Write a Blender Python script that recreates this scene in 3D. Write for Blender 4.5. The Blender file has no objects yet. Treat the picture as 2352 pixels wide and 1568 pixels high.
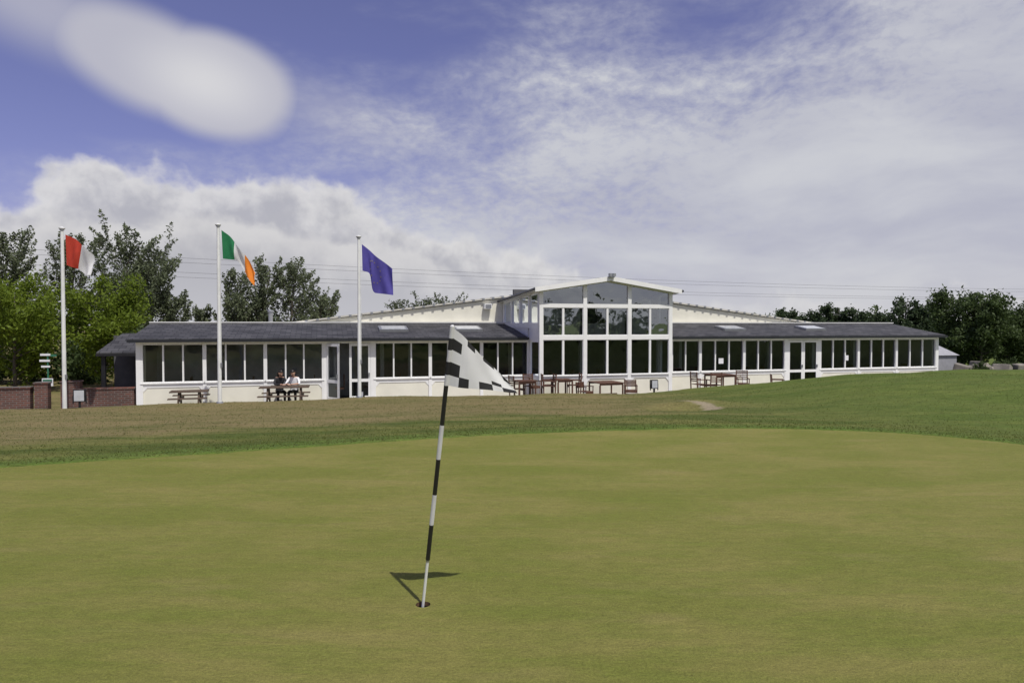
import bpy, bmesh, math, random
import numpy as np
from mathutils import Vector, Matrix
random.seed(3); RNG=np.random.default_rng(5)
scn=bpy.context.scene
COL=scn.collection
EYE=2.04
# ------------------------------------------------------------------ materials
def newmat(name):
    m=bpy.data.materials.new(name); m.use_nodes=True
    nt=m.node_tree; b=nt.nodes["Principled BSDF"]
    return m,nt,b
def N(nt,t,**k):
    n=nt.nodes.new(t)
    for a,v in k.items(): setattr(n,a,v)
    return n
def simple(name,col,rough=.6,var=.12,scale=6,bump=0,bscale=40,metal=0,spec=.5,coord='Object'):
    m,nt,b=newmat(name)
    tc=N(nt,'ShaderNodeTexCoord'); no=N(nt,'ShaderNodeTexNoise'); no.inputs['Scale'].default_value=scale; no.inputs['Detail'].default_value=5
    nt.links.new(tc.outputs[coord],no.inputs['Vector'])
    mr=N(nt,'ShaderNodeMapRange'); mr.inputs['From Min'].default_value=.3; mr.inputs['From Max'].default_value=.7
    mr.inputs['To Min'].default_value=1-var; mr.inputs['To Max'].default_value=1+var
    nt.links.new(no.outputs['Fac'],mr.inputs['Value'])
    mx=N(nt,'ShaderNodeVectorMath',operation='SCALE'); mx.inputs[0].default_value=col[:3]
    nt.links.new(mr.outputs[0],mx.inputs['Scale'])
    nt.links.new(mx.outputs[0],b.inputs['Base Color'])
    b.inputs['Roughness'].default_value=rough; b.inputs['Metallic'].default_value=metal
    b.inputs['Specular IOR Level'].default_value=spec
    if bump:
        n2=N(nt,'ShaderNodeTexNoise'); n2.inputs['Scale'].default_value=bscale; n2.inputs['Detail'].default_value=4
        nt.links.new(tc.outputs[coord],n2.inputs['Vector'])
        bp=N(nt,'ShaderNodeBump'); bp.inputs['Strength'].default_value=bump; bp.inputs['Distance'].default_value=.02
        nt.links.new(n2.outputs['Fac'],bp.inputs['Height']); nt.links.new(bp.outputs[0],b.inputs['Normal'])
    return m
M={}
M['white']=simple('white_upvc',(.82,.82,.81),.35,.04,3)
M['cream']=simple('cream_render',(.73,.71,.61),.85,.06,1.5,.2,60)
M['creamroof']=simple('roof_edge',(.55,.53,.47),.8,.15,3)
M['gutter']=simple('black_gutter',(.018,.02,.025),.35,.1)
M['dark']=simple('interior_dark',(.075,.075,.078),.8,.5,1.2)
M['greywall']=simple('interior_reflection_grey',(.36,.37,.38),.8,.35,.9)  # lightened wall colour stands in for grey reflections in the left-wing panes
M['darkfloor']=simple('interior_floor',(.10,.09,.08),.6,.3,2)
M['blind']=simple('roller_blind',(.42,.44,.43),.8,.05)
M['wood']=simple('stained_wood',(.105,.048,.03),.6,.3,12)
M['greywood']=simple('weathered_wood',(.10,.07,.05),.8,.3,12)
M['black']=simple('black_paint',(.012,.012,.014),.45,.1)
M['metal']=simple('grey_metal',(.35,.36,.38),.4,.1,metal=.6)
M['lamp_glass']=simple('lamp_glass',(.5,.52,.55),.1,.1)
M['pole']=simple('pole_white',(.72,.73,.72),.4,.12,2)
M['skin']=simple('skin',(.50,.30,.21),.55,.05)
M['hair']=simple('hair',(.015,.011,.009),.5,.3,40)
M['shirt']=simple('white_shirt',(.75,.75,.77),.8,.06)
M['darkcloth']=simple('dark_cloth',(.018,.018,.022),.85,.2)
M['cloth_w']=simple('cloth_white',(.78,.78,.78),.8,.04)
M['cloth_b']=simple('cloth_black',(.012,.012,.013),.75,.1)
M['red']=simple('cloth_red',(.52,.05,.025),.8,.08)
M['igreen']=simple('cloth_green',(.02,.2,.075),.8,.08)
M['orange']=simple('cloth_orange',(.8,.24,.02),.8,.08)
M['blue']=simple('cloth_blue',(.095,.08,.36),.8,.08)
M['gold']=simple('cloth_gold',(.22,.18,.16),.8,.05)
M['signgreen']=simple('sign_green',(.03,.15,.09),.6,.1)
M['stone']=simple('stone',(.22,.20,.17),.9,.3,3,.5,10)
M['paving']=simple('paving',(.30,.28,.25),.85,.2,2,.3,12)
M['soil']=simple('cup_soil',(.09,.05,.025),.9,.3,20)
M['bark']=simple('bark',(.09,.075,.06),.9,.3,8,.5,20)
M['wire']=simple('wire',(.08,.08,.09),.5,.1)
M['tent']=simple('tent',(.3,.3,.33),.7,.1)
for k in('cloth_w','red','igreen','orange','blue'):
    m=M[k];nt=m.node_tree;b=nt.nodes['Principled BSDF'];o=nt.nodes['Material Output']
    tr=N(nt,'ShaderNodeBsdfTranslucent');ms=N(nt,'ShaderNodeMixShader');ms.inputs[0].default_value=.3
    nt.links.new(b.inputs['Base Color'].links[0].from_socket,tr.inputs[0])
    nt.links.new(b.outputs[0],ms.inputs[1]);nt.links.new(tr.outputs[0],ms.inputs[2]);nt.links.new(ms.outputs[0],o.inputs[0])
def glassmat(name,off,tint=(.74,.77,.77)):
    m,nt,b=newmat(name); nt.nodes.remove(b); o=nt.nodes['Material Output']
    t=N(nt,'ShaderNodeBsdfTransparent'); t.inputs[0].default_value=(*tint,1)
    g=N(nt,'ShaderNodeBsdfGlossy'); g.inputs['Roughness'].default_value=.015; g.inputs[0].default_value=(.9,.95,1,1)
    fr=N(nt,'ShaderNodeFresnel'); fr.inputs[0].default_value=1.5
    ma=N(nt,'ShaderNodeMath',operation='MULTIPLY_ADD'); ma.inputs[1].default_value=1.3; ma.inputs[2].default_value=off
    nt.links.new(fr.outputs[0],ma.inputs[0])
    tc=N(nt,'ShaderNodeTexCoord'); no=N(nt,'ShaderNodeTexNoise'); no.inputs['Scale'].default_value=.9
    bp=N(nt,'ShaderNodeBump'); bp.inputs['Strength'].default_value=.15; bp.inputs['Distance'].default_value=.1
    nt.links.new(tc.outputs['Object'],no.inputs['Vector']); nt.links.new(no.outputs['Fac'],bp.inputs['Height']); nt.links.new(bp.outputs[0],g.inputs['Normal'])
    ms=N(nt,'ShaderNodeMixShader')
    nt.links.new(ma.outputs[0],ms.inputs[0]); nt.links.new(t.outputs[0],ms.inputs[1]); nt.links.new(g.outputs[0],ms.inputs[2]); nt.links.new(ms.outputs[0],o.inputs[0])
    return m
M['glass']=glassmat('window_glass',.0)
M['glass_bright']=glassmat('brightened_window_glass',.24)  # reflectivity raised to brighten the upper tower panes with sky
def brickmat(name,c1,c2,mort,scale,bw,rh,msize=.02,rough=.85,rotx=0):
    m,nt,b=newmat(name); tc=N(nt,'ShaderNodeTexCoord'); mp=N(nt,'ShaderNodeMapping'); mp.inputs['Rotation'].default_value=(rotx,0,0)
    br=N(nt,'ShaderNodeTexBrick'); br.inputs['Color1'].default_value=(*c1,1); br.inputs['Color2'].default_value=(*c2,1); br.inputs['Mortar'].default_value=(*mort,1)
    br.inputs['Scale'].default_value=scale; br.inputs['Brick Width'].default_value=bw; br.inputs['Row Height'].default_value=rh; br.inputs['Mortar Size'].default_value=msize
    nt.links.new(tc.outputs['Object'],mp.inputs[0]); nt.links.new(mp.outputs[0],br.inputs[0]); 
    no=N(nt,'ShaderNodeTexNoise'); no.inputs['Scale'].default_value=1.3; no.inputs['Detail'].default_value=6; nt.links.new(tc.outputs['Object'],no.inputs[0])
    mr=N(nt,'ShaderNodeMapRange'); mr.inputs[3].default_value=.5; mr.inputs[4].default_value=1.5; nt.links.new(no.outputs[0],mr.inputs[0])
    sc=N(nt,'ShaderNodeVectorMath',operation='SCALE'); nt.links.new(br.outputs[0],sc.inputs[0]); nt.links.new(mr.outputs[0],sc.inputs['Scale'])
    nt.links.new(sc.outputs[0],b.inputs['Base Color']); b.inputs['Roughness'].default_value=rough; b.inputs['Specular IOR Level'].default_value=.25
    return m
M['slate']=brickmat('slate_roof',(.042,.042,.047),(.085,.084,.09),(.02,.02,.022),1,.4,.25,.014,.7)
M['brick']=brickmat('red_brick',(.15,.062,.045),(.08,.042,.035),(.14,.13,.12),1,.22,.075,.01,.9,math.radians(90))  # brick tones darkened: the wall's shade is put into the colour
def leafmat(name,c,c2,tl=.35):
    m,nt,b=newmat(name); o=nt.nodes['Material Output']
    g=N(nt,'ShaderNodeNewGeometry'); tc=N(nt,'ShaderNodeTexCoord'); no=N(nt,'ShaderNodeTexNoise'); no.inputs['Scale'].default_value=.8; no.inputs['Detail'].default_value=3
    nt.links.new(tc.outputs['Object'],no.inputs[0])
    ad=N(nt,'ShaderNodeMath',operation='MULTIPLY_ADD'); ad.inputs[1].default_value=.45; nt.links.new(g.outputs['Random Per Island'],ad.inputs[0])
    mu=N(nt,'ShaderNodeMath',operation='MULTIPLY'); mu.inputs[1].default_value=.55; nt.links.new(no.outputs[0],mu.inputs[0]); nt.links.new(mu.outputs[0],ad.inputs[2])
    mx=N(nt,'ShaderNodeMix',data_type='RGBA'); mx.inputs[6].default_value=(*c,1); mx.inputs[7].default_value=(*c2,1)
    nt.links.new(ad.outputs[0],mx.inputs[0]); nt.links.new(mx.outputs[2],b.inputs['Base Color']); b.inputs['Roughness'].default_value=.6; b.inputs['Specular IOR Level'].default_value=.25
    tr=N(nt,'ShaderNodeBsdfTranslucent'); nt.links.new(mx.outputs[2],tr.inputs[0]); ms=N(nt,'ShaderNodeMixShader'); ms.inputs[0].default_value=tl
    nt.links.new(b.outputs[0],ms.inputs[1]); nt.links.new(tr.outputs[0],ms.inputs[2]); nt.links.new(ms.outputs[0],o.inputs[0])
    return m
M['leaf']=leafmat('leaves_dark',(.032,.056,.018),(.10,.14,.045))
M['leafgrey']=leafmat('leaves_grey',(.085,.108,.058),(.185,.215,.12))
M['leaflight']=leafmat('leaves_light',(.07,.12,.012),(.24,.31,.035),.45)
M['pine']=leafmat('pine_needles',(.028,.05,.025),(.085,.12,.05))
# ------------------------------------------------------------------ mesh builder
class MB:
    def __init__(s): s.v=[];s.f=[];s.m=[];s.mats=[]
    def mi(s,k):
        if k not in s.mats: s.mats.append(k)
        return s.mats.index(k)
    def add(s,vs,fs,k,mat=None):
        o=len(s.v)
        if mat is not None: vs=[tuple(mat@Vector(p)) for p in vs]
        s.v+=[tuple(p) for p in vs]; i=s.mi(k)
        for f in fs: s.f.append(tuple(o+a for a in f)); s.m.append(i)
    def box(s,x0,x1,y0,y1,z0,z1,k,mat=None):
        vs=[(x,y,z) for z in(z0,z1) for y in(y0,y1) for x in(x0,x1)]
        s.add(vs,[(0,2,3,1),(4,5,7,6),(0,1,5,4),(2,6,7,3),(0,4,6,2),(1,3,7,5)],k,mat)
    def prism(s,poly_bottom,poly_top,k,mat=None):
        n=len(poly_bottom); vs=list(poly_bottom)+list(poly_top)
        fs=[tuple(range(n))[::-1],tuple(range(n,2*n))]+[(i,(i+1)%n,n+(i+1)%n,n+i) for i in range(n)]
        s.add(vs,fs,k,mat)
    def tube(s,pts,rad,k,n=8,mat=None,cap=True):
        pts=[Vector(p) for p in pts]; vs=[];fs=[]
        for i,p in enumerate(pts):
            d=(pts[min(i+1,len(pts)-1)]-pts[max(i-1,0)]).normalized()
            a=d.cross(Vector((0,1,.01)) if abs(d.y)<.9 else Vector((1,0,0))).normalized(); b=d.cross(a)
            for j in range(n):
                t=2*math.pi*j/n; vs.append(p+(a*math.cos(t)+b*math.sin(t))*rad[i])
        for i in range(len(pts)-1):
            for j in range(n): fs.append((i*n+j,i*n+(j+1)%n,(i+1)*n+(j+1)%n,(i+1)*n+j))
        if cap: fs.append(tuple(range(n))[::-1]); fs.append(tuple((len(pts)-1)*n+j for j in range(n)))
        s.add(vs,fs,k,mat)
    def build(s,name,parent=None,loc=(0,0,0),rot=0,smooth=False,bevel=0):
        me=bpy.data.meshes.new(name); me.from_pydata(s.v,[],s.f)
        for k in s.mats: me.materials.append(M[k])
        me.polygons.foreach_set('material_index',s.m)
        if smooth: me.polygons.foreach_set('use_smooth',[True]*len(s.f))
        me.update(); ob=bpy.data.objects.new(name,me); COL.objects.link(ob)
        ob.location=loc; ob.rotation_euler=(0,0,rot)
        if parent: ob.parent=parent
        if bevel:
            b=ob.modifiers.new('b','BEVEL'); b.width=bevel; b.segments=2; b.limit_method='ANGLE'
        return ob
def empty(name,loc=(0,0,0),rot=0):
    e=bpy.data.objects.new(name,None); COL.objects.link(e); e.location=loc; e.rotation_euler=(0,0,rot); return e
# building frame
O=Vector((-13.6,25.0)); ANG=math.atan2(.269,.963)
U=Vector((math.cos(ANG),math.sin(ANG))); V=Vector((-math.sin(ANG),math.cos(ANG)))
def W(s,q,z=0):
    p=O+U*s+V*q; return (p.x,p.y,z)
# ------------------------------------------------------------------ green + terrain
ctrl=[(-7.3,9.74),(-5.83,10.36),(-4.15,11.06),(-2.2,11.9),(0,12.7),(2.48,13.22),(4.6,13.42),(6.55,13.1),(7.8,12.5),(8.9,11.3),(9.8,9.2),(10,6),(9,2),(6.5,-2.5),(2,-5),(-4,-5.2),(-9.5,-3),(-13,1),(-13.4,5),(-11.3,7.8)]
def smoothloop(c,n=8):
    out=[];L=len(c)
    for i in range(L):
        p0,p1,p2,p3=[np.array(c[(i+k)%L],float) for k in(-1,0,1,2)]
        for j in range(n):
            t=j/n; out.append(.5*((2*p1)+(-p0+p2)*t+(2*p0-5*p1+4*p2-p3)*t*t+(-p0+3*p1-3*p2+p3)*t**3))
    return np.array(out)
GP=smoothloop(ctrl)
def sdist(X,Y):
    """signed distance to the green outline (positive outside)"""
    P=np.stack([X.ravel(),Y.ravel()],1); d=np.full(len(P),1e9); ins=np.zeros(len(P),bool)
    A=GP;B=np.roll(GP,-1,0)
    for a,b in zip(A,B):
        ab=b-a; t=np.clip(((P-a)@ab)/(ab@ab),0,1); q=a+t[:,None]*ab
        d=np.minimum(d,np.hypot(*(P-q).T))
        c=((a[1]>P[:,1])!=(b[1]>P[:,1]))
        if a[1]!=b[1]:
            xi=(b[0]-a[0])*(P[:,1]-a[1])/(b[1]-a[1])+a[0]; ins^=c&(P[:,0]<xi)
    d[ins]*=-1
    return d.reshape(X.shape)
def ss(x,a,b):
    t=np.clip((x-a)/(b-a),0,1); return t*t*(3-2*t)
PATZ=-.98
BX,BY=4.62,18.6
def height(X,Y):
    X=np.asarray(X,float);Y=np.asarray(Y,float)
    d=sdist(X,Y)
    z=-.046*np.clip(d,0,15.5)
    z+=.035*np.sin(X*.9+Y*.5)*np.sin(Y*.8-X*.25)*ss(d,.5,3)+.012*np.sin(X*2.3+1)*np.sin(Y*2.9)*ss(d,.4,2)
    z+=.95*ss(X,4.8,15.5)*ss(Y,13.2,22.8)
    e=np.hypot((X-BX)/1.25,(Y-BY)/.9); z-=.20*(1-ss(e,.5,1.0)); 
    z+=.14*np.exp(-(((X-5.3)/1.2)**2+((Y-BY-1.1)/.5)**2))
    s=U.x*(X-O.x)+U.y*(Y-O.y); q=V.x*(X-O.x)+V.y*(Y-O.y)
    edge=-2.05-1.0*ss(s,11,13.5)
    w=.35+3.2*ss(X,7,13)
    t=ss(q,edge-w,edge+.12)
    z=z*(1-t)+(-1.04)*t
    z=np.where(d<0,-.35*ss(-d,.03,.5),z)
    z=np.where(d>=0,z+.022*(1-ss(d,0,.6)),z)
    z=z+ss(Y,70,400)*.4
    return z
def axis(a,b,st,far):
    c=list(np.arange(a,b+1e-6,st)); x=b;k=st
    while x<far: k*=1.25; x+=k; c.append(x)
    x=a;k=st
    while x>-far: k*=1.25; x-=k; c.insert(0,x)
    return np.array(c)
xs=axis(-22,24,.2,900); ys=axis(7,30,.2,900)
XX,YY=np.meshgrid(xs,ys); ZZ=height(XX,YY); DD=sdist(XX,YY)
nx,ny=len(xs),len(ys)
me=bpy.data.meshes.new('ground'); vs=np.stack([XX.ravel(),YY.ravel(),ZZ.ravel()],1)
idx=np.arange(nx*ny).reshape(ny,nx); fs=np.stack([idx[:-1,:-1].ravel(),idx[:-1,1:].ravel(),idx[1:,1:].ravel(),idx[1:,:-1].ravel()],1)
me.from_pydata(vs.tolist(),[],fs.tolist()); me.polygons.foreach_set('use_smooth',[True]*len(fs)); me.update()
at_=me.attributes.new('edge_distance','FLOAT','POINT'); at_.data.foreach_set('value',DD.ravel().astype(np.float32))
ground=bpy.data.objects.new('ground',me); COL.objects.link(ground)
def noise(nt,vec,scale,detail=4,rough=.5,stretch=None,dist=0):
    if stretch:
        mp=N(nt,'ShaderNodeMapping'); mp.inputs['Rotation'].default_value=(0,0,stretch[2]); mp.inputs['Scale'].default_value=(stretch[0],stretch[1],1)
        nt.links.new(vec,mp.inputs[0]); vec=mp.outputs[0]
    n=N(nt,'ShaderNodeTexNoise'); n.inputs['Scale'].default_value=scale; n.inputs['Detail'].default_value=detail; n.inputs['Roughness'].default_value=rough; n.inputs['Distortion'].default_value=dist
    nt.links.new(vec,n.inputs['Vector']); return n.outputs['Fac']
def mth(nt,op,a,b=None,c=None):
    n=N(nt,'ShaderNodeMath',operation=op)
    for i,x in enumerate((a,b,c)):
        if x is None: continue
        if isinstance(x,(int,float)): n.inputs[i].default_value=x
        else: nt.links.new(x,n.inputs[i])
    return n.outputs[0]
def mrange(nt,x,a,b,c=0,d=1,smooth=True):
    n=N(nt,'ShaderNodeMapRange'); 
    if smooth: n.interpolation_type='SMOOTHSTEP'
    nt.links.new(x,n.inputs[0]); 
    for i,v in zip((1,2,3,4),(a,b,c,d)): n.inputs[i].default_value=v
    return n.outputs[0]
def mixc(nt,f,a,b,mode='MIX'):
    n=N(nt,'ShaderNodeMix',data_type='RGBA',blend_type=mode)
    for i,x in ((0,f),(6,a),(7,b)):
        if isinstance(x,(int,float)): n.inputs[i].default_value=x
        elif isinstance(x,tuple): n.inputs[i].default_value=(*x,1) if len(x)==3 else x
        else: nt.links.new(x,n.inputs[i])
    return n.outputs[2]
# mown bank turf
m,nt,b=newmat('rough_turf'); tc=N(nt,'ShaderNodeTexCoord'); P=tc.outputs['Object']
sep=N(nt,'ShaderNodeSeparateXYZ'); nt.links.new(P,sep.inputs[0]); PX,PY=sep.outputs[0],sep.outputs[1]
atn=N(nt,'ShaderNodeAttribute'); atn.attribute_name='edge_distance'; ED=atn.outputs['Fac']
n1=noise(nt,P,.5,6,.65,(.5,2.2,.1)); n2=noise(nt,P,3.2,6,.7,(.6,2.4,0)); n3=noise(nt,P,22,5,.75)
green=mixc(nt,mrange(nt,n1,.40,.60),(.080,.105,.022),(.150,.155,.044))
green=mixc(nt,mrange(nt,PX,3,11,0,.65),green,(.090,.135,.024))
green=mixc(nt,mrange(nt,ED,1.1,.5,0,.6),green,(.10,.17,.028))
dryc=mixc(nt,mrange(nt,n2,.35,.65),(.27,.20,.105),(.165,.145,.06))
EDn=mth(nt,'MULTIPLY_ADD',mth(nt,'SUBTRACT',n1,.5),3.5,ED)
drm=mth(nt,'MULTIPLY',mth(nt,'MULTIPLY',mrange(nt,EDn,2.6,4.6),mrange(nt,PX,8,2)),mrange(nt,mth(nt,'ADD',n2,mth(nt,'MULTIPLY',n1,.8)),.62,.98,.15,1))
col=mixc(nt,mth(nt,'MULTIPLY',drm,.9),green,dryc)
ad=mth(nt,'MULTIPLY',mrange(nt,n3,.3,.7,.6,1.4,False),mrange(nt,n2,.3,.7,.72,1.28,False))
sc=N(nt,'ShaderNodeVectorMath',operation='SCALE'); nt.links.new(col,sc.inputs[0]); nt.links.new(ad,sc.inputs['Scale'])
# sandy lip of the bunker: a crescent, wider on the right
def ellr(cx,cy,a,b_):
    ex=mth(nt,'DIVIDE',mth(nt,'SUBTRACT',PX,cx),a); ey=mth(nt,'DIVIDE',mth(nt,'SUBTRACT',PY,cy),b_)
    r=mth(nt,'SQRT',mth(nt,'ADD',mth(nt,'MULTIPLY',ex,ex),mth(nt,'MULTIPLY',ey,ey)))
    return mth(nt,'ADD',r,mth(nt,'MULTIPLY',mth(nt,'SUBTRACT',n2,.5),.55))
sm=mth(nt,'MULTIPLY',mrange(nt,ellr(BX+.1,BY+.2,1.12,.85),1.0,.88),mrange(nt,ellr(BX-.25,BY+.45,1.0,.62),.86,1.05))
col2=mixc(nt,mth(nt,'MULTIPLY',sm,.9),sc.outputs[0],mixc(nt,n3,(.22,.18,.11),(.40,.34,.25))); nt.links.new(col2,b.inputs['Base Color'])
b.inputs['Roughness'].default_value=.9; b.inputs['Specular IOR Level'].default_value=.15
bp=N(nt,'ShaderNodeBump'); bp.inputs['Strength'].default_value=.85; bp.inputs['Distance'].default_value=.04
nt.links.new(mth(nt,'ADD',n3,mth(nt,'MULTIPLY',n2,1.5)),bp.inputs['Height']); nt.links.new(bp.outputs[0],b.inputs['Normal'])
me.materials.append(m)
# putting green with a real cup
HX,HY=-.65,4.94
bm=bmesh.new(); ov=[bm.verts.new((p[0],p[1],0)) for p in GP]; oe=[bm.edges.new((ov[i],ov[(i+1)%len(ov)])) for i in range(len(ov))]
cv=[bm.verts.new((HX+.054*math.cos(t),HY+.054*math.sin(t),0)) for t in np.linspace(0,2*math.pi,40,endpoint=False)]
ce=[bm.edges.new((cv[i],cv[(i+1)%40])) for i in range(40)]
bmesh.ops.triangle_fill(bm,edges=oe+ce,use_beauty=True,normal=(0,0,1))
me=bpy.data.meshes.new('putting_green'); bm.to_mesh(me); bm.free()
pg=bpy.data.objects.new('putting_green',me); COL.objects.link(pg)
m,nt,b=newmat('green_turf'); tc=N(nt,'ShaderNodeTexCoord'); P=tc.outputs['Object']
a1=noise(nt,P,.6,5,.6,(.8,1.5,.3)); a2=noise(nt,P,2.0,7,.7,(.45,2.4,.12),.5); a3=noise(nt,P,48,4,.8); a4=noise(nt,P,9,6,.75,(.8,1.6,.1)); a5=noise(nt,P,130,3,.8)
c=mixc(nt,mrange(nt,a1,.35,.65),(.160,.172,.034),(.215,.200,.056))
c=mixc(nt,mrange(nt,a2,.42,.70,0,.55),c,(.145,.178,.028))
pt=mrange(nt,noise(nt,P,1.3,5,.6,(.5,2.0,.15)),.54,.74,0,.35)
c=mixc(nt,pt,c,(.255,.215,.085))
k=mth(nt,'MULTIPLY',mth(nt,'MULTIPLY',mrange(nt,a3,.3,.7,.70,1.30,False),mrange(nt,a4,.3,.7,.84,1.16,False)),mrange(nt,a5,.3,.7,.64,1.36,False))
sc=N(nt,'ShaderNodeVectorMath',operation='SCALE'); nt.links.new(c,sc.inputs[0]); nt.links.new(k,sc.inputs['Scale'])
nt.links.new(sc.outputs[0],b.inputs['Base Color']); b.inputs['Roughness'].default_value=.85; b.inputs['Specular IOR Level'].default_value=.2
bp=N(nt,'ShaderNodeBump'); bp.inputs['Strength'].default_value=.8; bp.inputs['Distance'].default_value=.014
nt.links.new(mth(nt,'ADD',mth(nt,'ADD',a3,mth(nt,'MULTIPLY',a5,.6)),mth(nt,'MULTIPLY',a4,2.0)),bp.inputs['Height']); nt.links.new(bp.outputs[0],b.inputs['Normal'])
me.materials.append(m)
cup=MB(); n=40; ring=[(HX+.0538*math.cos(2*math.pi*i/n),HY+.0538*math.sin(2*math.pi*i/n)) for i in range(n)]
cup.add([(x,y,-.001) for x,y in ring]+[(x,y,-.03) for x,y in ring],[(i,(i+1)%n,n+(i+1)%n,n+i) for i in range(n)],'soil')
cup.add([(x,y,-.03) for x,y in ring]+[(x,y,-.16) for x,y in ring],[(i,(i+1)%n,n+(i+1)%n,n+i) for i in range(n)]+[tuple(range(n,2*n))],'black')
cup.build('golf_hole_cup')
# blades of mown grass on the bank, one object
def blades(name,n,key):
    X=RNG.uniform(-19,20,n*2); Y=RNG.uniform(8.5,25.5,n*2)
    keep=(np.abs(X)<Y*.80+1)&(RNG.random(n*2)<np.clip(13/Y,0,1)**1.2); X=X[keep];Y=Y[keep]
    d=sdist(X,Y); q=V.x*(X-O.x)+V.y*(Y-O.y); s=U.x*(X-O.x)+U.y*(Y-O.y)
    e=np.hypot((X-BX)/1.25,(Y-BY)/.95)
    k=(d>0.0)&(q<-2.2-1.0*ss(s,11,13.5))&(e>1.0)&(RNG.random(len(X))<1.15-ss(d,.2,3)*.85); X=X[k];Y=Y[k];d=d[k]; Z=height(X,Y); n=len(X)
    h=RNG.uniform(.010,.030,n); w=.006+.0003*Y; a=RNG.uniform(0,6.283,n)
    lx=RNG.normal(0,.018,n); ly=RNG.normal(0,.018,n)
    v=np.empty((n,3,3)); v[:,0]=np.stack([X-w*np.cos(a),Y-w*np.sin(a),Z-.005],1); v[:,1]=np.stack([X+w*np.cos(a),Y+w*np.sin(a),Z-.005],1); v[:,2]=np.stack([X+lx,Y+ly,Z+h],1)
    me=bpy.data.meshes.new(name); me.vertices.add(3*n); me.vertices.foreach_set('co',v.ravel()); me.loops.add(3*n); me.loops.foreach_set('vertex_index',np.arange(3*n)); me.polygons.add(n); me.polygons.foreach_set('loop_start',np.arange(n)*3); me.polygons.foreach_set('loop_total',np.full(n,3)); me.update(calc_edges=True)
    me.materials.append(M[key]); ob=bpy.data.objects.new(name,me); COL.objects.link(ob)
M['blade']=leafmat('grass_blades',(.075,.115,.022),(.19,.19,.055),.5)
blades('rough_grass',105000,'blade')
# ------------------------------------------------------------------ clubhouse
CH=empty('clubhouse',(O.x,O.y,0),ANG)
GZ0,GZ1=-.11,1.33
walls=MB();frames=MB();glass=MB();roof=MB();inter=MB();trim=MB()
def winmod(s0,s1,n=3):
    """window bay on the facade plane, with a cream panel below"""
    frames.box(s0,s1,-.02,.10,GZ0-.17,GZ0,'white')            # sill band
    frames.box(s0-.03,s1+.03,-.07,.0,GZ0-.03,GZ0+.012,'white') # projecting sill
    frames.box(s0,s1,-.02,.10,GZ1,1.42,'white')
    frames.box(s0,s0+.065,-.045,.11,-1.0,1.415,'white'); frames.box(s1-.065,s1,-.045,.11,-1.0,1.415,'white')
    walls.box(s0+.065,s1-.065,.0,.12,-1.1,GZ0-.17,'cream')
    for c,sg in((s0+.065,1),(s1-.065,-1)): # corner brackets
        frames.prism([(c,-.018,GZ0-.17),(c+.14*sg,-.018,GZ0-.17),(c,-.018,GZ0-.33)],[(c,.0,GZ0-.17),(c+.14*sg,.0,GZ0-.17),(c,.0,GZ0-.33)],'white')
    a=s0+.065;b=s1-.065;w=(b-a)/n
    glass.add([(a,.04,GZ0),(b,.04,GZ0),(b,.04,GZ1),(a,.04,GZ1)],[(0,1,2,3)],'glass')
    for i in range(1,n): frames.box(a+i*w-.028,a+i*w+.028,-.018,.09,GZ0+.0122,GZ1,'white')
    frames.box(a,b,.0,.08,GZ0+.0125,GZ0+.045,'white'); frames.box(a,b,.0,.08,GZ1-.035,GZ1-.001,'white')
left=[0,2.15,4.3,6.45]
for a,b_ in zip(left[:-1],left[1:]): winmod(a,b_)
for a,b_ in((8.4,10.65),(10.65,12.8),(12.8,14.85)): winmod(a,b_)
for a,b_ in((20.9,23.05),(23.05,25.35),(25.35,27.6),(29.55,31.8),(31.8,34.1),(34.1,36.6)): winmod(a,b_)
def leaf(mb,gl,mat,w,z0=-.98,z1=1.3,t=.05):
    mb.box(0,.09,-t,0,z0,z1,'white',mat);mb.box(w-.09,w,-t,0,z0,z1,'white',mat)
    mb.box(.09,w-.09,-t+.002,-.002,z1-.1,z1,'white',mat); mb.box(.09,w-.09,-t+.002,-.002,z0,z0+.2,'white',mat); mb.box(.09,w-.09,-t+.002,-.002,-.22,-.1,'white',mat)
    mb.box(w-.08,w-.03,-t-.05,-t,.0,.14,'metal',mat)
    gl.add([(.09,-t/2,z0+.2),(w-.09,-t/2,z0+.2),(w-.09,-t/2,z1-.1),(.09,-t/2,z1-.1)],[(0,1,2,3)],'glass',mat)
def T(s,q,a): return Matrix.Translation((s,q,0))@Matrix.Rotation(a,4,'Z')
for s0,s1,op in((6.45,8.4,True),(27.6,29.55,False)):
    frames.box(s0,s0+.14,-.05,.1,-1.0,1.415,'white');frames.box(s1-.14,s1,-.05,.1,-1.0,1.415,'white')
    frames.box(s0+.14,s1-.14,-.03,.1,1.31,1.413,'white')
    mid=(s0+s1)/2;w=mid-s0-.14
    leaf(frames,glass,T(s0+.14,0,math.radians(-57) if op else 0),w-.005)
    leaf(frames,glass,T(mid+.005,0,0),w-.01)
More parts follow.
